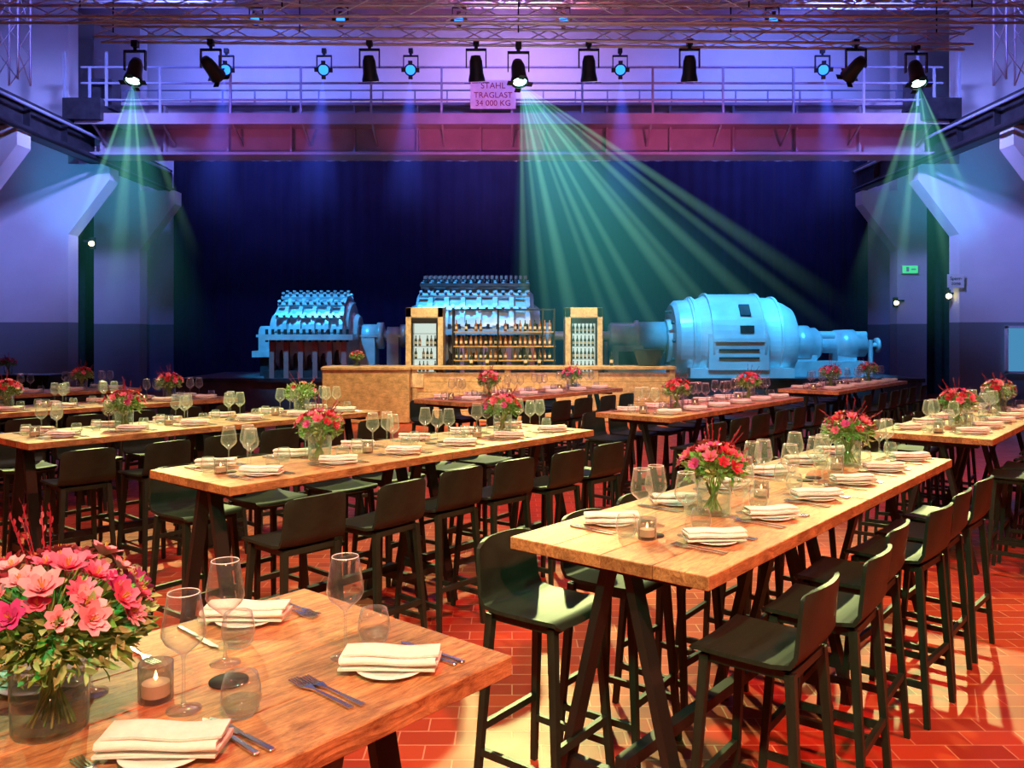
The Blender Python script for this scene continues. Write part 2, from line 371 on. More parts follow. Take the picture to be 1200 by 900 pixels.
truss('lighting_truss', (-8.5, 12, 6.55), (8.5, 12, 6.55), 0.25)
truss('lighting_truss', (-9.0, 17, 8.75), (9.0, 17, 8.7), 0.28)
truss('lighting_truss', (-9.3, 15.6, 6.6), (-9.3, 15.6, 11.4), 0.4)
truss('lighting_truss', (9.3, 15.6, 6.6), (9.3, 15.6, 11.4), 0.4)
b = MB()
for x in (-6.2, -3.3, 0.1, 3.4, 6.6):
    b.cyl((x, 13, 6.6), (x, 13, 11.49), 0.012, M_FIX, n=5); b.cyl((x, 12, 6.6), (x, 12, 11.49), 0.012, M_FIX, n=5)
b.obj('truss_suspension_cables')
for i in range(6):
    y = 3+i*4.2
    b = MB(); b.box((0, y, 10.9), (32.2, 0.18, 0.06), M_GIRD); b.box((0, y, 11.2), (32.2, 0.06, 0.58), M_GIRD); b.obj('ceiling_beam')

def aim(o, t):
    d = Vector(t)-o.location; o.rotation_euler = d.to_track_quat('-Z', 'Y').to_euler()
def fixture(loc, target, s, lens, name='stage_spotlight'):
    e = empty(name, loc); b = MB()
    b.cyl((0, 0, 0.30*s), (0, 0, 0.42*s), 0.03*s, M_FIX, n=8); b.box((0, 0, 0.30*s), (0.36*s, 0.06*s, 0.03*s), M_FIX)
    b.box((0, 0, 0.42*s), (0.1*s, 0.1*s, 0.1*s), M_FIX)
    for sx in (-1, 1): b.box((sx*0.17*s, 0, 0.15*s), (0.02*s, 0.06*s, 0.32*s), M_FIX)
    b.obj('yoke', parent=e)
    b = MB()
    b.lathe([(0.0, 0.2*s), (0.08*s, 0.19*s), (0.11*s, 0.1*s), (0.12*s, -0.1*s), (0.145*s, -0.2*s), (0.145*s, -0.24*s), (0.12*s, -0.24*s), (0.10*s, -0.18*s)], M_FIX, 20)
    b.lathe([(0.0, -0.215*s), (0.112*s, -0.215*s)], lens, 20)
    for a in range(4): b.box((0.16*s*math.cos(a*math.pi/2), 0.16*s*math.sin(a*math.pi/2), -0.26*s), (0.1*s, 0.1*s, 0.01), M_FIX)
    o = b.obj('can', parent=e)
    d = Vector(target)-Vector(loc); o.rotation_euler = d.to_track_quat('-Z', 'Y').to_euler()
    return e
A1 = (-5.86, 13, 6.02); A2 = (0.1, 13, 6.0); A3 = (6.28, 13, 5.98)
fixture(A1, (-5.7, 10.5, 0), 0.95, M_TEALL); fixture(A2, (0.7, 10.5, 0), 0.95, M_TEALL); fixture(A3, (6.2, 10.5, 0), 0.95, M_TEALL)
for x, tx in ((247, 2), (433, 0.4), (558, 0.3), (690, 0.2), (808, 0), (1003, -2)):
    X = (x-600)/980*13
    fixture((X, 13, 6.06), (X+tx, 20, 2.5) if abs(tx) > 1 else (X+0.2, 14.5, 1), 0.9, M_OFF)
for x, y in ((267, 89), (381, 88), (482, 85), (726, 89), (962, 94)):
    X = (x-600)/980*19.8; fixture((X, 19.7, 8.15), (X*0.6, 8, 3), 1.0, M_BLUE, 'blue_par_lamp')
for x in (400, 538, 660, 905, 300):
    X = (x-600)/980*17; fixture((X, 17, 8.3), (X*0.6, 5, 3), 0.8, M_BLUE, 'blue_par_lamp')

# ------------------------------------------------------------ light beams in haze
def beam_material(name, col, A):
    m, nt, out = new_mat(name); N = nt.nodes; L = nt.links
    tc = N.new('ShaderNodeTexCoord'); sp = N.new('ShaderNodeSeparateXYZ'); L.new(tc.outputs['Object'], sp.inputs[0])
    def math_(op, a, bv=None, clamp=False):
        n = N.new('ShaderNodeMath'); n.operation = op; n.use_clamp = clamp
        for i, v in enumerate((a, bv)):
            if v is None: continue
            if isinstance(v, (int, float)): n.inputs[i].default_value = v
            else: L.new(v, n.inputs[i])
        return n.outputs[0]
    z = math_('ABSOLUTE', sp.outputs['Z'])
    r = math_('SQRT', math_('ADD', math_('MULTIPLY', sp.outputs['X'], sp.outputs['X']), math_('MULTIPLY', sp.outputs['Y'], sp.outputs['Y'])))
    rho = math_('DIVIDE', r, math_('ADD', z, 0.001))
    soft = math_('SUBTRACT', 1.0, math_('MULTIPLY', rho, rho), True)
    fall = math_('POWER', math_('ADD', z, 0.04), -1.2)
    fade = math_('POWER', math_('SUBTRACT', 1.0, z, True), 1.5)
    st = math_('MULTIPLY', math_('MULTIPLY', math_('MULTIPLY', fall, fade), soft), A)
    e = N.new('ShaderNodeEmission'); e.inputs[0].default_value = (*col, 1); L.new(st, e.inputs[1])
    L.new(e.outputs[0], out.inputs['Volume']); return m
def conemesh(mat, n=16):
    b = MB(); vs = [(0, 0, 0)]+[(math.cos(2*math.pi*i/n), math.sin(2*math.pi*i/n), -1) for i in range(n)]
    b.add(vs, [(0, 1+i, 1+(i+1) % n) for i in range(n)]+[list(range(n, 0, -1))], mat); return b.mesh('beam_cone')
cm_a = conemesh(beam_material('haze_beam_teal', (0.34, 0.95, 0.62), 1.05))
cm_w = conemesh(beam_material('haze_beam_soft', (0.08, 0.58, 0.52), 0.17))
cm_b = conemesh(beam_material('haze_beam_blue', (0.06, 0.12, 1.0), 0.42))
def haze(mesh, apex, tgt_dir, L, R, parent):
    o = bpy.data.objects.new('ray', mesh); COL.objects.link(o)
    o.parent = parent; o.location = (0, 0, 0)
    o.rotation_euler = Vector(tgt_dir).to_track_quat('-Z', 'Y').to_euler(); o.scale = (R, R, L)
def beamset(apex, angs, L, soft):
    e = empty('haze_light_beam', apex)
    for a, yy, w, l in angs:
        a = math.radians(a); haze(cm_a, apex, (math.sin(a), yy, -math.cos(a)), L*l, L*l*w, e)
    for a, w, l in soft:
        a = math.radians(a); haze(cm_w, apex, (math.sin(a), -0.1, -math.cos(a)), L*l, L*l*w, e)
beamset((A1[0]+0.01, 12.9, 5.79), [(-17, -0.1, 0.04, .8), (-11, -0.3, 0.03, 1), (-4, 0, 0.045, 1), (2, -0.3, 0.03, 1.1), (7, -0.1, 0.03, .95), (12, -0.3, 0.03, .9), (20, 0, 0.045, .8)], 3.8, [(1, 0.36, 1.15)])
beamset((A2[0]+0.03, 12.9, 5.78), [(1, 0, 0.03, .85), (6, -0.2, 0.025, .9), (12, -0.1, 0.04, .95), (18, -0.3, 0.022, 1), (23, -0.1, 0.03, 1.0), (28, -0.1, 0.026, 1.05), (34, -0.3, 0.034, 1.1), (39, -0.1, 0.024, 1.1), (44, -0.2, 0.03, 1.1), (49, -0.2, 0.022, 1.1), (54, -0.1, 0.032, 1.05)], 5.8, [(27, 0.48, 1.0), (8, 0.2, 0.9)])
beamset((A3[0], 12.9, 5.76), [(-20, -0.1, 0.045, .9), (-13, -0.3, 0.03, 1), (-6, 0, 0.04, 1), (0, -0.3, 0.03, 1), (5, -0.1, 0.03, .95), (13, -0.3, 0.035, .85), (24, 0, 0.04, .8)], 3.8, [(0, 0.4, 1.1)])
for x in (267, 381, 482, 726, 962):
    X = (x-600)/980*19.8; e = empty('haze_light_beam', (X, 19.6, 7.95)); haze(cm_b, None, (0.0, -0.25, -1), 3.8, 0.8, e)

# ------------------------------------------------------------ machinery
MX = Matrix(((0, 0, 1, 0), (1, 0, 0, 0), (0, 1, 0, 0), (0, 0, 0, 1)))
def mxat(x, y, z): return Matrix.Translation((x, y, z)) @ MX
b = MB(); b.box((0.9, 22.4, 0.4), (18.4, 3.6, 0.8), M_CONC); b.box((0.9, 20.58, 0.76), (18.5, 0.1, 0.1), M_MACHD); b.obj('machine_plinth')
YM = 22.0
def turbine(name, cx, z0, za, hw, R, stages, spikes):
    b = MB(); M = mxat(0, 0, za)
    prof = [(0.25, -hw-0.12), (R*0.55, -hw-0.12), (R*0.6, -hw+0.05), (R*0.8, -hw+0.06), (R*0.82, -hw+0.12)]
    for i in range(stages):
        x0 = -hw+0.12+(2*hw-0.24)*i/stages; x1 = -hw+0.12+(2*hw-0.24)*(i+1)/stages
        rr = R*(0.86+0.06*math.sin(math.pi*(i+.5)/stages)); prof += [(rr, x0+0.02), (rr, x0+(x1-x0)*0.62), (R*0.99, x0+(x1-x0)*0.64), (R*0.99, x1-0.03), (rr, x1-0.02)]
    prof += [(R*0.8, hw-0.05), (R*0.6, hw-0.04), (R*0.5, hw+0.12), (0.25, hw+0.12)]
    b.lathe(prof, M_MACH, 40, M, smooth=False)
    for k in range(9):
        a = math.radians(8+k*20.5); ca, sa = math.cos(a), math.sin(a)
        R3 = Matrix.Rotation(a, 3, 'X')
        b.box((0, ca*R*0.99, za+sa*R*0.99), (2*hw-0.3, 0.07, 0.10), M_MACH, R3)
        nb = stages*2
        for i in range(nb):
            x = -hw+0.2+(2*hw-0.4)*i/(nb-1)
            p = Vector((x, ca*R*0.97, za+sa*R*0.97)); q = Vector((x, ca*(R+0.09), za+sa*(R+0.09)))
            b.cyl(p, q, 0.035, M_BRONZE if i % 2 else M_MACHD, n=6)
            b.cyl(q, q+(q-p)*0.25, 0.045, M_MACH, n=6)
    b.box((0, 0, za), (2*hw+0.3, 2*R+0.35, 0.14), M_MACH)
    nb = 14
    for i in range(nb):
        x = -hw+(2*hw)*i/(nb-1)
        for sy in (-1, 1): b.cyl((x, sy*(R+0.1), za-0.12), (x, sy*(R+0.1), za+0.2), 0.04, M_MACHD, n=6)
    b.box((0, 0, z0+0.09), (2*hw+0.2, 2*R, 0.18), M_MACHD)
    for i in range(6):
        x = -hw+0.1+(2*hw-0.2)*i/5
        for sy in (-1, 1): b.box((x, sy*(R-0.05), (z0+za)/2), (0.12, 0.16, za-z0), M_BRONZE)
    for i in range(5):
        x = -hw+0.3+(2*hw-0.6)*i/4; b.cyl((x, -R*0.75, z0+0.2), (x, -R*0.75, za-0.1), 0.09, M_MACHD, n=10)
    if spikes:
        for i in range(22):
            x = -hw+0.25+(2*hw-0.5)*i/21
            for yy in (-0.35, 0.05, 0.4):
                zt = za+math.sqrt(max(0, R*R-yy*yy))
                b.cyl((x, yy, zt-0.05), (x, yy, zt+0.2), 0.022, M_MACHD, n=6); b.cyl((x, yy, zt+0.18), (x, yy, zt+0.25), 0.045, M_BRONZE, n=6)
        b.box((0, -0.15, za+R*0.97), (2*hw-0.3, 1.1, 0.08), M_MACHD)
    return b.obj(name, (cx, YM, 0))
def pedestal(b, x, z0, za, r=0.3, w=0.4):
    b.box((x, 0, (z0+za)/2), (w, r*2.4, za-z0), M_MACH); b.lathe([(0.05, -w/2-0.02), (r, -w/2-0.02), (r, w/2+0.02), (0.05, w/2+0.02)], M_MACH, 20, mxat(x, 0, za))
    b.box((x, 0, z0+0.08), (w+0.3, r*3, 0.16), M_MACH)
    b.box((x, 0, za), (w+0.12, r*2.5, 0.07), M_MACH)
turbine('steam_turbine', -5.10, 0.8, 1.82, 1.0, 1.10, 5, False)
turbine('steam_turbine', -0.95, 0.8, 1.95, 1.55, 1.24, 7, True)
b = MB(); zs = 1.85
b.cyl((-6.5, 0, zs), (9.3, 0, zs), 0.12, M_MACH, n=16)
pedestal(b, -6.4, 1.3, zs, 0.26, 0.35); b.box((-6.4, 0, 1.05), (0.3, 0.5, 0.5), M_MACHD); pedestal(b, -3.75, 0.8, zs, 0.3, 0.4); pedestal(b, -3.1, 0.8, zs, 0.24, 0.3)
for x, r in ((-4.05, 0.3), (-3.45, 0.35), (-2.85, 0.3), (0.95, 0.35), (1.5, 0.42), (2.25, 0.3)):
    b.lathe([(0.1, -0.08), (r, -0.08), (r, 0.08), (0.1, 0.08)], M_MACH, 24, mxat(x, 0, zs))
pedestal(b, 1.8, 0.8, zs, 0.4, 0.5)
b.obj('turbine_shaft', (0, YM, 0))
b = MB(); b.lathe([(0.1, -0.75), (0.36, -0.75), (0.4, -0.7), (0.4, -0.1), (0.46, -0.08), (0.46, 0.02), (0.42, 0.04), (0.42, 0.7), (0.1, 0.7)], M_MACH, 28, mxat(0, 0, 1.8))
b.box((-0.3, 0, 1.2), (0.8, 0.8, 0.8), M_MACH); b.box((0.4, 0, 1.1), (0.5, 0.7, 0.6), M_MACHD); b.box((0, 0, 0.88), (1.7, 1.2, 0.16), M_MACH)
b.box((-0.3, -0.42, 1.25), (0.5, 0.06, 0.4), M_MACHD); b.cyl((-0.85, -0.2, 0.8), (-0.85, -0.2, 1.7), 0.05, M_MACH, n=8)
b.obj('gearbox', (3.3, YM, 0))
b = MB(); G = mxat(0, 0, 1.72)
b.lathe([(0.2, -1.72), (0.55, -1.72), (0.58, -1.62), (0.95, -1.6), (1.05, -1.5), (1.07, -1.2), (1.12, -1.18), (1.12, -1.02), (1.07, -1.0), (1.18, -0.72), (1.22, -0.7), (1.22, 0.55), (1.18, 0.57), (1.14, 0.6), (1.12, 1.0), (1.08, 1.05), (0.98, 1.3), (0.86, 1.5), (0.7, 1.58), (0.4, 1.6), (0.2, 1.6)], M_GEN, 56, G, smooth=False)
for x in (-1.1, -0.72, 0.56, 1.02):
    r = 1.25 if abs(x) < 1 else 1.16
    b.lathe([(r-0.1, x-0.03), (r, x-0.03), (r, x+0.03), (r-0.1, x+0.03)], M_GEN, 56, G, smooth=False)
b.box((0, 0, 0.92), (2.6, 2.3, 0.24), M_GEN)
for sy in (-1, 1): b.box((-0.1, sy*1.05, 1.45), (1.5, 0.3, 0.9), M_GEN)
b.box((-0.1, -1.22, 1.75), (1.3, 0.08, 0.1), M_GEN)
for z in (1.3, 1.5): b.box((-0.1, -1.215, z), (1.0, 0.03, 0.05), M_MACHD)
b.box((0.1, -1.2, 2.02), (0.34, 0.06, 0.18), M_MACHD); b.box((0.1, -0.97, 2.5), (0.26, 0.06, 0.34), M_MACHD, Matrix.Rotation(math.radians(-38), 3, 'X'))
for i in range(10):
    a = math.radians(i*36); b.cyl((-1.68, math.cos(a)*0.8, 1.72+math.sin(a)*0.8), (-1.55, math.cos(a)*0.8, 1.72+math.sin(a)*0.8), 0.045, M_MACHD, n=6)
b.obj('generator', (5.75, YM, 0))
b = MB()
b.lathe([(0.1, -0.5), (0.42, -0.5), (0.5, -0.42), (0.5, -0.1), (0.44, -0.08), (0.44, 0.1), (0.35, 0.2), (0.1, 0.2)], M_MACH, 28, mxat(0, 0, 1.62))
b.lathe([(0.1, 0.2), (0.2, 0.2), (0.2, 0.6), (0.4, 0.62), (0.42, 1.1), (0.3, 1.15), (0.3, 1.4), (0.22, 1.42), (0.1, 1.42)], M_MACH, 24, mxat(0, 0, 1.6))
b.box((0, 0, 1.0), (2.6, 1.0, 0.4), M_MACH); b.box((0.85, 0, 1.3), (0.5, 0.6, 0.4), M_MACH); b.box((-0.2, 0, 1.25), (0.5, 0.7, 0.3), M_MACH); b.cyl((1.5, -0.2, 0.8), (1.5, -0.2, 1.75), 0.06, M_MACH, n=8)
b.cyl((1.42, 0, 1.6), (1.75, 0, 1.6), 0.07, M_MACH, n=10); b.lathe([(0.05, 1.72), (0.2, 1.72), (0.2, 1.78), (0.05, 1.78)], M_MACH, 16, mxat(0, 0, 1.6))
b.obj('exciter', (7.85, YM, 0))

# ------------------------------------------------------------ bar
b = MB(); bx0, bx1 = -4.05, 3.5
b.cbox(((bx0+bx1)/2, 18.35, 1.17), (bx1-bx0+0.06, 0.8, 0.07), 0.008, M_BAR)
n = 5
for i in range(n): b.cbox(((bx0+bx1)/2, 18.05, 0.12+i*0.212), (bx1-bx0, 0.05, 0.205), 0.006, M_BAR)
for x in (bx0+0.05, -2.1, -0.1, 1.8, bx1-0.05): b.cbox((x, 18.01, 0.57), (0.12, 0.04, 1.12), 0.006, M_BAR)
for x in (bx0+0.03, bx1-0.03): b.box((x, 18.4, 0.57), (0.05, 0.68, 1.13), M_BAR)
b.cbox((-3.1, 17.86, 0.58), (1.85, 0.28, 1.12), 0.01, M_BAR); b.cbox((-3.1, 17.86, 1.17), (1.9, 0.34, 0.065), 0.008, M_BAR)
b.cbox((-2.15, 18.02, 0.9), (0.5, 0.08, 0.3), 0.006, M_CAB)
b.obj('bar_counter')
def bottle(b, x, y, z, mat, s=1.0):
    b.lathe([(0, 0), (0.037*s, 0), (0.038*s, 0.17*s), (0.014*s, 0.23*s), (0.014*s, 0.3*s), (0, 0.3*s)], mat, 8, Matrix.Translation((x, y, z)))
    b.cyl((x, y, z+0.06*s), (x, y, z+0.13*s), 0.039*s, M_LABEL, n=8, caps=False)
def fridge_cab(cx, dark):
    b = MB(); w, h, d = 0.84, 2.5, 0.7
    for sx in (-1, 1): b.cbox((sx*(w/2-0.06), 0, h/2), (0.12, d, h), 0.005, M_CAB)
    b.cbox((0, 0, h-0.11), (w, d, 0.22), 0.005, M_CAB); b.box((0, 0, 0.5), (w-0.2, d-0.05, 1.0), M_CAB)
    b.box((0, d/2-0.03, h/2), (w, 0.03, h), M_CAB)
    b.box((0, 0.2, 1.65), (w-0.26, 0.02, 1.2), M_FRIDGE); b.box((0, -0.3, 2.2), (w-0.25, 0.06, 0.12), M_FIX)
    for sx in (-1, 1): b.box((sx*0.28, -0.31, 1.6), (0.035, 0.04, 1.2), M_FIX)
    for k in range(4):
        z = 1.05+k*0.29; b.box((0, 0.0, z-0.01), (w-0.28, 0.4, 0.012), M_STEEL)
        for i in range(6):
            if dark or ((i*5+k*3) % 4 and k < 3): bottle(b, -0.22+i*0.088, -0.1, z, M_BOT if dark or (i+k) % 3 else M_BOT2, 0.8)
    b.box((0, -0.335, 1.62), (w-0.27, 0.006, 1.12), M_VASE)
    return b.obj('wine_fridge_cabinet', (cx, 19.15, 0))
fridge_cab(-1.97, False); fridge_cab(1.62, True)
b = MB()
for x in (-1.22, -0.2, 0.82, 1.08):
    for y in (-0.2, 0.2): b.box((x, y, 1.24), (0.035, 0.035, 2.48), M_FIX)
for z in (1.3, 1.62, 1.95, 2.46): b.box((-0.07, 0, z), (2.35, 0.42, 0.025), M_FIX if z > 2.2 else M_BAR)
for k, z in enumerate((1.315, 1.635, 1.965)):
    for i in range(20):
        x = -1.15+i*0.112
        if random.random() < (0.9, 0.85, 0.6)[k]: bottle(b, x, -0.08, z, random.choice([M_BOT, M_BOT2, M_BOT2]), 0.85)
b.obj('bottle_shelf', (-0.12, 19.15, 0))
b = MB(); b.lathe([(0, 0), (0.22, 0), (0.34, 0.34), (0.36, 0.36), (0.34, 0.36), (0.3, 0.3), (0, 0.28)], M_FIX, 24); b.obj('ice_tub', (3.0, 18.35, 1.205))
for x in (-0.9, -0.55, 0.3, 0.6, 2.2):
    b = MB(); bottle(b, 0, 0, 0, M_BOT); b.obj('wine_bottle', (x, 18.5, 1.205))

# ------------------------------------------------------------ dining furniture
TH = math.radians(50); U = Vector((math.cos(TH), math.sin(TH), 0)); V = Vector((-math.sin(TH), math.cos(TH), 0))
L = 3.46; W = 0.884; HT = 1.10
def table_mesh():
    b = MB(); r = random.Random(1)
    for hlf in range(2):
        x0 = hlf*(L/2)+0.003; x1 = (hlf+1)*(L/2)-0.003
        for i in range(4):
            y = W/8+i*W/4; e = r.uniform(-0.006, 0.004)
            b.cbox(((x0+x1)/2, y, HT-0.025), (x1-x0+e, W/4-0.0015, 0.05), 0.003, M_TABLE)
        for x in (x0+0.14, x1-0.14):
            b.box((x, W/2, HT-0.07), (0.08, W*0.72, 0.04), M_BLACKSTEEL)
            for s in (-1, 1): b.beam((x, W/2+s*0.05, HT-0.08), (x, W/2+s*0.30, 0.0), 0.035, 0.075, M_BLACKSTEEL, up=(1, 0, 0))
            b.box((x, W/2, 0.20), (0.04, 0.50, 0.06), M_BLACKSTEEL)
        b.box(((x0+x1)/2, W/2, 0.26), (x1-x0-0.28, 0.05, 0.05), M_BLACKSTEEL)
        b.box(((x0+x1)/2, W/2, HT-0.075), (x1-x0-0.28, 0.05, 0.05), M_BLACKSTEEL)
    return b.mesh('bar_table')
def chair_mesh():
    b = MB()
    sz = 0.79
    def f(s, t):
        xx = (t-0.5)*2
        pr = [(0.205, sz-0.02), (0.19, sz), (0.05, sz-0.004), (-0.10, sz-0.004), (-0.165, sz+0.006), (-0.195, sz+0.045), (-0.208, sz+0.10), (-0.225, sz+0.19), (-0.24, sz+0.27)]
        q = s*(len(pr)-1); i = min(int(q), len(pr)-2); fr = q-i
        y = pr[i][0]*(1-fr)+pr[i+1][0]*fr; z = pr[i][1]*(1-fr)+pr[i+1][1]*fr
        hw = 0.205
        if s > 0.6: hw = 0.205-0.012*(s-0.6)/0.4
        if s > 0.93: hw -= 0.02*((s-0.93)/0.07)**2
        if s < 0.08: hw -= 0.02*((0.08-s)/0.08)
        k = max(0, (s-0.5)/0.5)
        y += 0.035*abs(xx)**2.2*k
        z += 0.008*abs(xx)**2*(1-k) - 0.012*abs(xx)**4*(1 if s > 0.99 else 0)
        return (xx*hw, y, z)
    b.shell(f, 24, 10, 0.016, M_CHAIR)
    b.box((0, 0.0, sz-0.03), (0.34, 0.33, 0.03), M_CHAIR)
    fl = {}
    for sx in (-1, 1):
        for sy in (-1, 1):
            t = Vector((sx*0.165, sy*0.155-0.0, sz-0.02)); f0 = Vector((sx*0.205, sy*0.205, 0)); fl[(sx, sy)] = (t, f0)
            b.beam(t, f0, 0.034, 0.034, M_CHAIR, up=(0, 1, 0), w1=0.026, h1=0.026)
    def at(k, z):
        t, f0 = fl[k]; a = (t.z-z)/t.z; return t.lerp(f0, a)
    b.beam(at((-1, 1), 0.30), at((1, 1), 0.30), 0.022, 0.035, M_CHAIR); b.beam(at((-1, -1), 0.30), at((1, -1), 0.30), 0.022, 0.03, M_CHAIR)
    for sx in (-1, 1): b.beam(at((sx, 1), 0.20), at((sx, -1), 0.20), 0.022, 0.03, M_CHAIR)
    return b.mesh('bar_chair')
ME_T = table_mesh(); ME_C = chair_mesh()
def wineglass_mesh():
    b = MB()
    b.lathe([(0, 0.004), (0.037, 0.001), (0.038, 0.003), (0.02, 0.007), (0.006, 0.013), (0.004, 0.03), (0.0035, 0.11), (0.006, 0.122), (0.02, 0.134), (0.040, 0.152), (0.0475, 0.168), (0.046, 0.19), (0.040, 0.225), (0.0345, 0.258), (0.0330, 0.259)], M_GLASS, 28)
    b.lathe([(0.0347, 0.2585), (0.0338, 0.2600), (0.0328, 0.2585)], M_PLATE, 28)  # thin white ring paints the rim highlight, not a porcelain part
    return b.mesh('wine_glass')
def tumbler_mesh():
    b = MB(); b.lathe([(0, 0), (0.026, 0), (0.036, 0.012), (0.043, 0.035), (0.042, 0.06), (0.035, 0.09), (0.0335, 0.09)], M_GLASS, 28); b.lathe([(0, 0.012), (0.033, 0.014), (0.040, 0.034), (0, 0.034)], M_WATER, 24); return b.mesh('water_tumbler')
def napkin_mesh(seed):
    r = random.Random(seed); b = MB()
    path = [(-0.045, 0.004), (0.0, 0.003), (0.042, 0.004), (0.050, 0.010), (0.044, 0.016), (0.0, 0.015), (-0.040, 0.0155), (-0.047, 0.021), (-0.040, 0.0265), (0.0, 0.026), (0.036, 0.0265), (0.043, 0.031), (0.036, 0.0355), (0.0, 0.036), (-0.034, 0.034)]
    ph = r.uniform(0, 6)
    def f(s, t):
        q = t*(len(path)-1); i = min(int(q), len(path)-2); fr = q-i
        y = path[i][0]*(1-fr)+path[i+1][0]*fr; z = path[i][1]*(1-fr)+path[i+1][1]*fr
        x = (s-0.5)*0.235
        z = z*(1+0.06*math.sin(s*9+ph))
        y += 0.003*math.sin(s*5+ph+t*3)
        x += 0.004*math.sin(t*9+ph)
        return (x, y, z+0.004)
    b.shell(f, 10, 28, 0.005, M_NAPKIN); return b.mesh('folded_napkin')
def plate_mesh():
    b = MB(); b.lathe([(0, 0.006), (0.05, 0.006), (0.085, 0.013), (0.087, 0.012), (0.05, 0.0), (0, 0.0)], M_PLATE, 32); return b.mesh('side_plate')
def knife_mesh():
    b = MB()
    b.cbox((0, -0.065, 0.004), (0.014, 0.10, 0.007), 0.002, M_STEEL)
    b.cbox((0, -0.01, 0.004), (0.010, 0.02, 0.006), 0.002, M_STEEL)
    vs = [(-0.008, 0, 0.003), (0.008, 0, 0.003), (0.010, 0.05, 0.003), (0.009, 0.085, 0.003), (0.0, 0.112, 0.003), (-0.007, 0.1, 0.003)]
    vs += [(x, y, 0.005) for x, y, z in vs]; n = 6
    b.add(vs, [list(range(n-1, -1, -1)), list(range(n, 2*n))]+[(i, (i+1) % n, n+(i+1) % n, n+i) for i in range(n)], M_STEEL)
    return b.mesh('knife')
def fork_mesh():
    b = MB(); b.beam((0, -0.115, 0.004), (0, 0.02, 0.006), 0.014, 0.004, M_STEEL, w1=0.006)
    b.beam((0, 0.02, 0.006), (0, 0.05, 0.006), 0.006, 0.004, M_STEEL, w1=0.024); b.beam((0, 0.05, 0.006), (0, 0.062, 0.004), 0.025, 0.003, M_STEEL)
    for i in range(4): b.beam((-0.0105+i*0.007, 0.06, 0.004), (-0.0105+i*0.007, 0.108, 0.008), 0.0035, 0.002, M_STEEL)
    return b.mesh('fork')
def candle_mesh():
    b = MB(); b.lathe([(0, 0), (0.036, 0), (0.038, 0.004), (0.038, 0.085), (0.036, 0.085)], M_SMOKE, 28)
    b.cyl((0, 0, 0.012), (0, 0, 0.04), 0.03, M_WAX, n=20); b.lathe([(0, 0.043), (0.005, 0.05), (0, 0.068)], M_FLAME, 8); return b.mesh('tealight_holder')
def coaster_mesh():
    b = MB(); b.lathe([(0, 0), (0.045, 0), (0.046, 0.004), (0, 0.004)], M_COASTER, 24); return b.mesh('coaster')
ME_G = wineglass_mesh(); ME_TU = tumbler_mesh(); ME_N = [napkin_mesh(i) for i in range(3)]; ME_P = plate_mesh(); ME_K = knife_mesh(); ME_F = fork_mesh(); ME_CA = candle_mesh(); ME_CO = coaster_mesh()

def rand_dir(r, zmin, zmax):
    z = r.uniform(zmin, zmax); a = r.uniform(0, 2*math.pi); s = math.sqrt(max(0, 1-z*z)); return Vector((s*math.cos(a), s*math.sin(a), z))
def leaf(b, p, d, ln, w, mat, r):
    d = d.normalized(); side = d.cross(rand_dir(r, -1, 1)).normalized(); nrm = side.cross(d)
    q = [p, p+d*ln*0.3+side*w*0.5+nrm*ln*0.04, p+d*ln*0.7+side*w*0.42+nrm*ln*0.03, p+d*ln-nrm*ln*0.1, p+d*ln*0.7-side*w*0.42+nrm*ln*0.03, p+d*ln*0.3-side*w*0.5+nrm*ln*0.04, p+d*ln*0.5]
    b.add(q, [(0, 1, 6), (1, 2, 6), (2, 3, 6), (3, 4, 6), (4, 5, 6), (5, 0, 6)], mat, True)
def flower(b, p, d, s, mat, r, kind=0):
    d = d.normalized(); x = d.cross(Vector((0.3, 0.2, 1))).normalized(); y = d.cross(x)
    layers = ((6, 1.0, 0.85), (5, 0.75, 0.5), (4, 0.5, 0.25)) if kind == 0 else ((11, 1.0, 1.0), (9, 0.78, 0.7), (7, 0.5, 0.35))
    for n, sc_, op in layers:
        o = r.uniform(0, 6)
        for i in range(n):
            a = o+2*math.pi*i/n+r.uniform(-.1, .1); rad = x*math.cos(a)+y*math.sin(a); tan = -x*math.sin(a)+y*math.cos(a)
            wd = s*sc_*(0.36 if kind == 0 else 0.22)
            p1 = p+rad*s*sc_*0.15; p2 = p+rad*s*sc_*(0.35+0.3*op)+d*s*sc_*0.55*(1.1-op*0.5); p3 = p+rad*s*sc_*(0.5+0.6*op)+d*s*sc_*(0.95-op*0.45)
            vs = [p1-tan*wd*0.3, p1+tan*wd*0.3, p2+tan*wd, p2-tan*wd, p3+tan*wd*0.5, p3-tan*wd*0.5, p2-d*s*0.08]
            b.add(vs, [(0, 1, 6), (1, 2, 6), (2, 4, 6), (4, 5, 6), (5, 3, 6), (3, 0, 6)], mat, True)
    for i in range(4):
        dd = (d+x*r.uniform(-.25, .25)+y*r.uniform(-.25, .25)).normalized(); b.cyl(p, p+dd*s*0.7, s*0.03, M_YEL, n=4, caps=False)
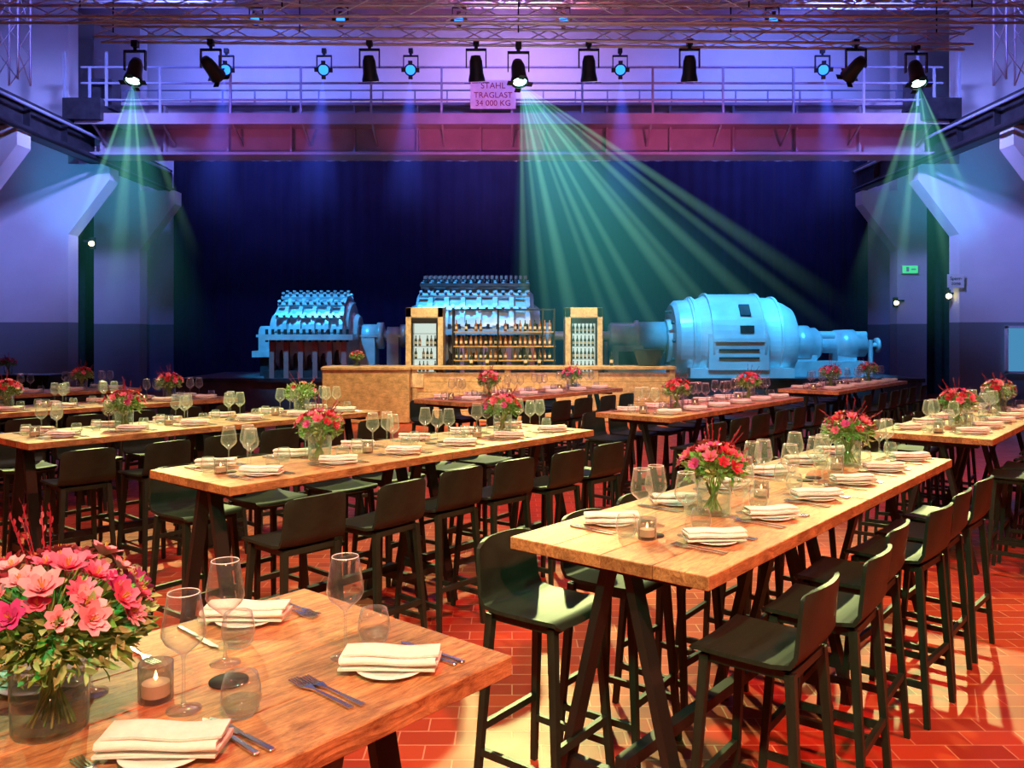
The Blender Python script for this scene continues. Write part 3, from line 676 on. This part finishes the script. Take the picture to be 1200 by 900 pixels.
def bouquet_mesh(seed, mats, leafmats, nf, nl, rad, twigs, hz=0.22, lz=0.8, fz=0.15, fk=1.0, tl=1.7):
    r = random.Random(seed); b = MB(); C = Vector((0, 0, hz))
    b.lathe([(0, 0), (0.070, 0), (0.073, 0.006), (0.078, 0.15), (0.0755, 0.15)], M_VASE, 32)
    b.lathe([(0, 0.013), (0.069, 0.014), (0.072, 0.095), (0, 0.095)], M_WATER, 32)
    for i in range(26):
        a = r.uniform(0, 6.28); rr = r.uniform(0.01, 0.055); a2 = a+2.6
        b.cyl((rr*math.cos(a), rr*math.sin(a), 0.016), (0.045*math.cos(a2), 0.045*math.sin(a2), 0.17), 0.0028, M_STEM, n=5, caps=False)
        b.cyl((0.045*math.cos(a2), 0.045*math.sin(a2), 0.17), (0.1*math.cos(a2), 0.1*math.sin(a2), 0.26), 0.0025, M_STEM, n=5, caps=False)
    for i in range(nl):
        d = rand_dir(r, -0.5, lz); k = r.uniform(0.35, 1.03); p = C+Vector((d.x*rad*k, d.y*rad*k, d.z*rad*0.75*k))
        leaf(b, p, (d+rand_dir(r, -0.5, 0.7)*0.7), r.uniform(0.028, 0.052), r.uniform(0.010, 0.018), r.choice(leafmats), r)
    for i in range(nf):
        z = fz+(1-fz)*(i+0.5)/nf; a = i*2.39996+r.uniform(-.2, .2); s_ = math.sqrt(1-z*z); d = Vector((s_*math.cos(a), s_*math.sin(a), z))
        k = r.uniform(0.95, 1.16)*fk; p = C+Vector((d.x*rad*k, d.y*rad*k, d.z*rad*0.74*k))
        flower(b, p, d+Vector((0, 0, 0.2)), r.uniform(0.026, 0.04), r.choice(mats), r, 0 if r.random() < 0.55 else 1)
        b.cyl(C, p, 0.002, M_STEM, n=4, caps=False)
    for i in range(twigs):
        d = rand_dir(r, 0.45, 1.0); p = C+d*rad*0.6; q = C+d*rad*r.uniform(1.25, tl); b.cyl(p, q, 0.0016, M_TWIG, n=4, caps=False)
        for j in range(7):
            c = p.lerp(q, 0.35+0.65*j/6); leaf(b, c, d+rand_dir(r, 0, 1)*0.5, 0.018, 0.007, M_TWIG, r)
    return b.mesh('flower_bouquet')
BQ0 = bouquet_mesh(11, [M_PINK, M_PINKL, M_PINKL, M_PINK, M_MAG], [M_LEAF2, M_LEAF2, M_LEAF], 46, 1700, 0.175, 6, 0.22, 0.45, 0.22, 1.0, 1.5)
BQ = [bouquet_mesh(21, [M_RED, M_MAG, M_PINK, M_RED], [M_LEAF, M_LEAF, M_LEAF2], 20, 520, 0.135, 10, 0.21, 0.6),
      bouquet_mesh(22, [M_MAG, M_PINK, M_PINK, M_RED], [M_LEAF, M_LEAF, M_LEAF2], 20, 520, 0.14, 10, 0.21, 0.6),
      bouquet_mesh(23, [M_RED, M_PINK, M_PINKL, M_RED], [M_LEAF, M_LEAF2], 19, 520, 0.14, 10, 0.21, 0.6)]
BQG = bouquet_mesh(24, [M_PINKL, M_RED], [M_LEAF, M_LEAF2, M_LEAF2], 6, 640, 0.15, 10, 0.21)

O1 = Vector((0.6655, 2.836, 0)); O2 = Vector((-1.52, 4.49, 0)); O3 = Vector((-3.62, 6.25, 0)); O4 = Vector((-5.72, 8.03, 0)); O5 = Vector((-7.82, 9.79, 0))
ST = 4.765
FR0 = Vector((0.004, 2.152, 0))
tables = [
    (FR0-U*L, 0), (O1, 1), (O2, 2), (O3, 3), (O4, 4), (O5+U*0.1, 4),
    (O1+U*ST, 5), (O2+U*ST, 5), (O3+U*ST, 5), (O2+U*ST*2, 5)]
def wpos(o, x, y, z=0): p = o+U*x+V*y; return (p.x, p.y, z)
rr = random.Random(5)
NS = 6; SP = 0.56
bqi = 0
for ti, (o, kind) in enumerate(tables):
    place(ME_T, 'bar_table', (o.x, o.y, 0), TH)
    if kind == 0: continue
    for side in (0, 1):
        for i in range(NS):
            x = 0.33+i*SP
            off = {1: 0.03, 2: 0.14}.get(kind, 0.1)+rr.uniform(-0.03, 0.05)
            if side == 1: off = 0.06+rr.uniform(-0.03, 0.04)
            x += rr.uniform(-0.03, 0.03)
            if kind == 1 and side == 1: x = 0.17+i*SP; off = -0.05+rr.uniform(-0.01, 0.04)
            y = -off if side == 0 else W+off
            rz = TH+(math.pi if side else 0)+rr.uniform(-0.07, 0.07)
            place(ME_C, 'bar_chair', wpos(o, x, y), rz)
    for side in (0, 1):
        for i in range(NS):
            x = 0.45+i*SP*0.99 if kind == 1 else 0.33+i*SP
            def Y(v): return v if side == 0 else W-v
            c = wpos(o, x, Y(0.2)); e = empty('place_setting', (c[0], c[1], HT), 0)
            e.rotation_euler = (0, 0, TH+(math.pi if side else 0))
            def ch(me, nm, lx, ly, rz=0, z=0.0):
                q = place(me, nm, (lx, ly, z), rz, e); return q
            ch(ME_P, 'side_plate', 0, 0)
            ch(rr.choice(ME_N), 'folded_napkin', 0, 0, -TH+rr.uniform(-0.1, 0.2), 0.010)
            for dx in (0.125, 0.15): ch(ME_K, 'knife', dx, 0.0, rr.uniform(-0.05, 0.05))
            for dx in (-0.125, -0.15): ch(ME_F, 'fork', dx, 0.0, rr.uniform(-0.05, 0.05))
            gx = rr.uniform(-0.02, 0.05)
            ch(ME_G, 'wine_glass', gx, 0.135+rr.uniform(0, 0.03)); ch(ME_TU, 'water_tumbler', rr.uniform(0.14, 0.17), 0.15+rr.uniform(-0.02, 0.03))
            if (i+side) % 2 == 1: ch(ME_G, 'wine_glass', gx-0.115, 0.16)
            if i % 2 == 0 and side == 0:
                ch(ME_CA, 'tealight_holder', -0.12, 0.235)
            elif i % 3 == 0: ch(ME_CO, 'coaster', 0.06, 0.24)
    for j, x in enumerate((0.93, 2.77)):
        me = BQG if (kind == 3 and j == 1) else (BQ[0] if kind == 2 and j == 0 else BQ[(bqi) % 3]); bqi += 1
        place(me, 'flower_bouquet', wpos(o, x, W/2, HT), rr.uniform(0, 6))
def T0(me, nm, u, y, rz=0.0, z=0.0):
    p = FR0+U*u+V*y; return place(me, nm, (p.x, p.y, HT+z), rz)
for u, y in ((-0.267, 0.17), (-0.83, 0.20), (-0.30, 0.75), (-0.86, 0.74), (-1.4, 0.2)):
    T0(ME_P, 'side_plate', u, y); T0(ME_N[0], 'folded_napkin', u, y, rr.uniform(-0.05, 0.12), 0.010)
for u, y, f in ((-0.125, 0.175, 0), (-0.15, 0.18, 0), (-0.69, 0.16, 0), (-0.71, 0.17, 0), (-0.14, 0.73, 1), (-0.165, 0.72, 1), (-0.62, 0.74, 1)):
    T0(ME_K if not f else ME_F, 'knife' if not f else 'fork', u, y, TH+(math.pi if f else 0)+rr.uniform(-0.06, 0.06))
for u, y, f in ((-0.44, 0.18, 1), (-0.465, 0.19, 1), (-0.95, 0.2, 1), (-0.46, 0.73, 0)):
    T0(ME_F if f else ME_K, 'fork' if f else 'knife', u, y, TH+(0 if f else math.pi)+rr.uniform(-0.06, 0.06))
for u, y in ((-0.288, 0.32), (-0.707, 0.354), (-0.507, 0.519), (-0.80, 0.60)): T0(ME_G, 'wine_glass', u, y)
for u, y in ((-0.17, 0.346), (-0.638, 0.238), (-0.42, 0.60)): T0(ME_TU, 'water_tumbler', u, y)
T0(ME_CA, 'tealight_holder', -0.72, 0.453); T0(ME_CO, 'coaster', -0.56, 0.415)
T0(BQ0, 'flower_bouquet', -0.93, 0.49)
T0(BQ[1], 'flower_bouquet', -2.6, 0.45)
place(BQ[2], 'flower_bouquet', (-3.4, 18.3, 1.205))
b = MB(); b.cbox((0, 0, 1.08), (2.2, 0.7, 0.06), 0.01, M_FIX); b.box((0, 0, 0.53), (2.1, 0.6, 1.04), M_FIX)
for x in (-0.5, 0.5): b.box((x, -0.31, 0.55), (0.9, 0.02, 0.9), M_CHAIR)
b.obj('sideboard', (-10.1, 16.6, 0)); place(BQ[0], 'flower_bouquet', (-10.0, 16.6, 1.115))

# ------------------------------------------------------------ lights
def spot(name, loc, tgt, power, col, ang, blend=0.5, rad=0.1):
    l = bpy.data.lights.new(name, 'SPOT'); l.energy = power; l.color = col; l.spot_size = math.radians(ang); l.spot_blend = blend; l.shadow_soft_size = rad
    o = bpy.data.objects.new(name, l); o.location = loc; COL.objects.link(o); aim(o, tgt); return o
RED = (1.0, 0.14, 0.08); SAL = (1.0, 0.26, 0.17); GRN = (0.92, 1.0, 0.36); CY = (0.04, 0.48, 1.0); BL = (0.05, 0.10, 1.0); PUR = (0.24, 0.28, 1.0)
spot('wash_light_red', (1.5, -3.0, 7.5), (-0.6, 1.5, 1.0), 4600, SAL, 46, 0.9, 0.2)
spot('wash_light_red', (-5.0, 1.0, 7.5), (-2.8, 7, 0.5), 1900, RED, 80, 0.9, 0.3)
spot('wash_light_red', (5.5, 1.0, 7.5), (3.2, 5.5, 0.3), 3600, RED, 85, 0.9, 0.3)
spot('wash_light_pink', (1, 9.0, 7.5), (2, 12.0, 0.5), 1700, (1, 0.28, 0.38), 80, 0.9, 0.3)
spot('wash_light_green', (-1.5, -3.0, 7.0), (0.6, 6.6, 0.6), 2000, (0.22, 1.0, 0.48), 52, 0.9, 0.2)
spot('fill_light_neutral', (-1.0, 4.0, 10.8), (-0.5, 7.5, 0.0), 1700, (1.0, 0.88, 0.78), 90, 1.0, 0.8)  # added neutral fill without a real lamp, lifts the napkin whites
spot('beam_light_green', (A2[0]+0.05, 12.7, 5.7), (2.0, 5.6, 1.0), 3300, GRN, 34, 0.5, 0.08)
spot('beam_light_green', (A1[0], 12.7, 5.7), (-3.4, 7.4, 1.0), 3100, GRN, 40, 0.5, 0.08)
spot('beam_light_green', (A3[0], 12.7, 5.7), (3.6, 6.4, 1.0), 2900, GRN, 34, 0.5, 0.08)
spot('beam_light_green', (A2[0]-0.1, 12.7, 5.7), (-1.2, 6.9, 1.0), 2200, GRN, 36, 0.5, 0.08)
for x in (-2.4, 1.6):
    spot('warm_bar_light', (x, 15.4, 6.6), (x, 18.3, 1.0), 2300, (1, 0.72, 0.32), 48, 0.7, 0.15)
spot('warm_cabinet_light', (-0.2, 14.0, 4.6), (-0.2, 18.6, 1.4), 700, (1, 0.74, 0.4), 56, 0.6, 0.1)
for x, t in ((-6, -5.2), (-2, -0.9), (4.5, 5.4), (8, 8)):
    spot('machine_light_cyan', (x, 17.5, 8.2), (t, 22, 1.6), 5400, CY, 30, 0.5, 0.12)
for x in (-7, -2, 3, 8):
    spot('curtain_light_blue', (x, 23.0, 8.9), (x, 26.8, 5.0), 480, BL, 80, 0.9, 0.3)
spot('wall_light_blue', (-5, 15.5, 8.5), (-13.2, 21.4, 5.6), 5600, PUR, 52, 1.0, 0.3)
spot('wall_light_blue', (5, 15.5, 8.5), (13.4, 21.4, 5.6), 6000, PUR, 52, 1.0, 0.3)
spot('wall_light_cyan', (-8.5, 16, 3.0), (-11.0, 21.6, 5.6), 900, (0.03, 0.42, 1), 30, 0.8, 0.2)
spot('wall_light_cyan', (8.7, 16, 3.0), (11.2, 21.6, 5.6), 900, (0.03, 0.42, 1), 30, 0.8, 0.2)
for x, p in ((-6.5, 220), (-1, 480), (4, 480), (8, 220)):
    spot('girder_light_magenta', (x, 16.5, 5.0), (x, 21, 6.7), p, (1, 0.12, 0.42), 60, 0.9, 0.3)
for x in (-7, 0, 7):
    spot('girder_light_blue', (x, 15.0, 9.5), (x, 21, 7.5), 1400, (0.10, 0.16, 1), 75, 0.9, 0.3)
for x, c, p in ((-8, (0.18, 0.22, 1), 1900), (0, (0.5, 0.32, 1.0), 1900), (8, (0.18, 0.22, 1), 1900)):
    spot('upper_wall_light', (x, 21.5, 9.3), (x, 27.3, 9.0), p, c, 95, 1.0, 0.3)
spot('truss_fill_light', (0, 6.5, 3.2), (0, 12.5, 6.8), 260, (0.75, 0.65, 1.0), 80, 0.8, 0.1)  # added fill with no fixture of its own, brightens the trusses
spot('ceiling_light_magenta', (0.5, 13.5, 7.6), (0.3, 19, 11.4), 2000, (1, 0.24, 0.26), 70, 0.9, 0.3)
spot('ceiling_light_violet', (-8, 13, 7.6), (-9, 18, 11), 900, (0.16, 0.18, 1), 110, 0.9, 0.3); spot('ceiling_light_violet', (8, 13, 7.6), (9, 18, 11), 900, (0.16, 0.18, 1), 110, 0.9, 0.3)
w = bpy.data.worlds.new('World'); sc.world = w; w.use_nodes = True
w.node_tree.nodes['Background'].inputs[0].default_value = (0.25, 0.3, 0.6, 1); w.node_tree.nodes['Background'].inputs[1].default_value = 0.04

# ------------------------------------------------------------ camera
cd = bpy.data.cameras.new('camera'); cam = bpy.data.objects.new('camera', cd); COL.objects.link(cam)
cam.location = (0, 0, 1.93); cam.rotation_euler = (math.pi/2, 0, 0)
cd.sensor_width = 36; cd.lens = 29.4; cd.shift_y = -0.05; cd.clip_start = 0.05; cd.clip_end = 200
sc.camera = cam
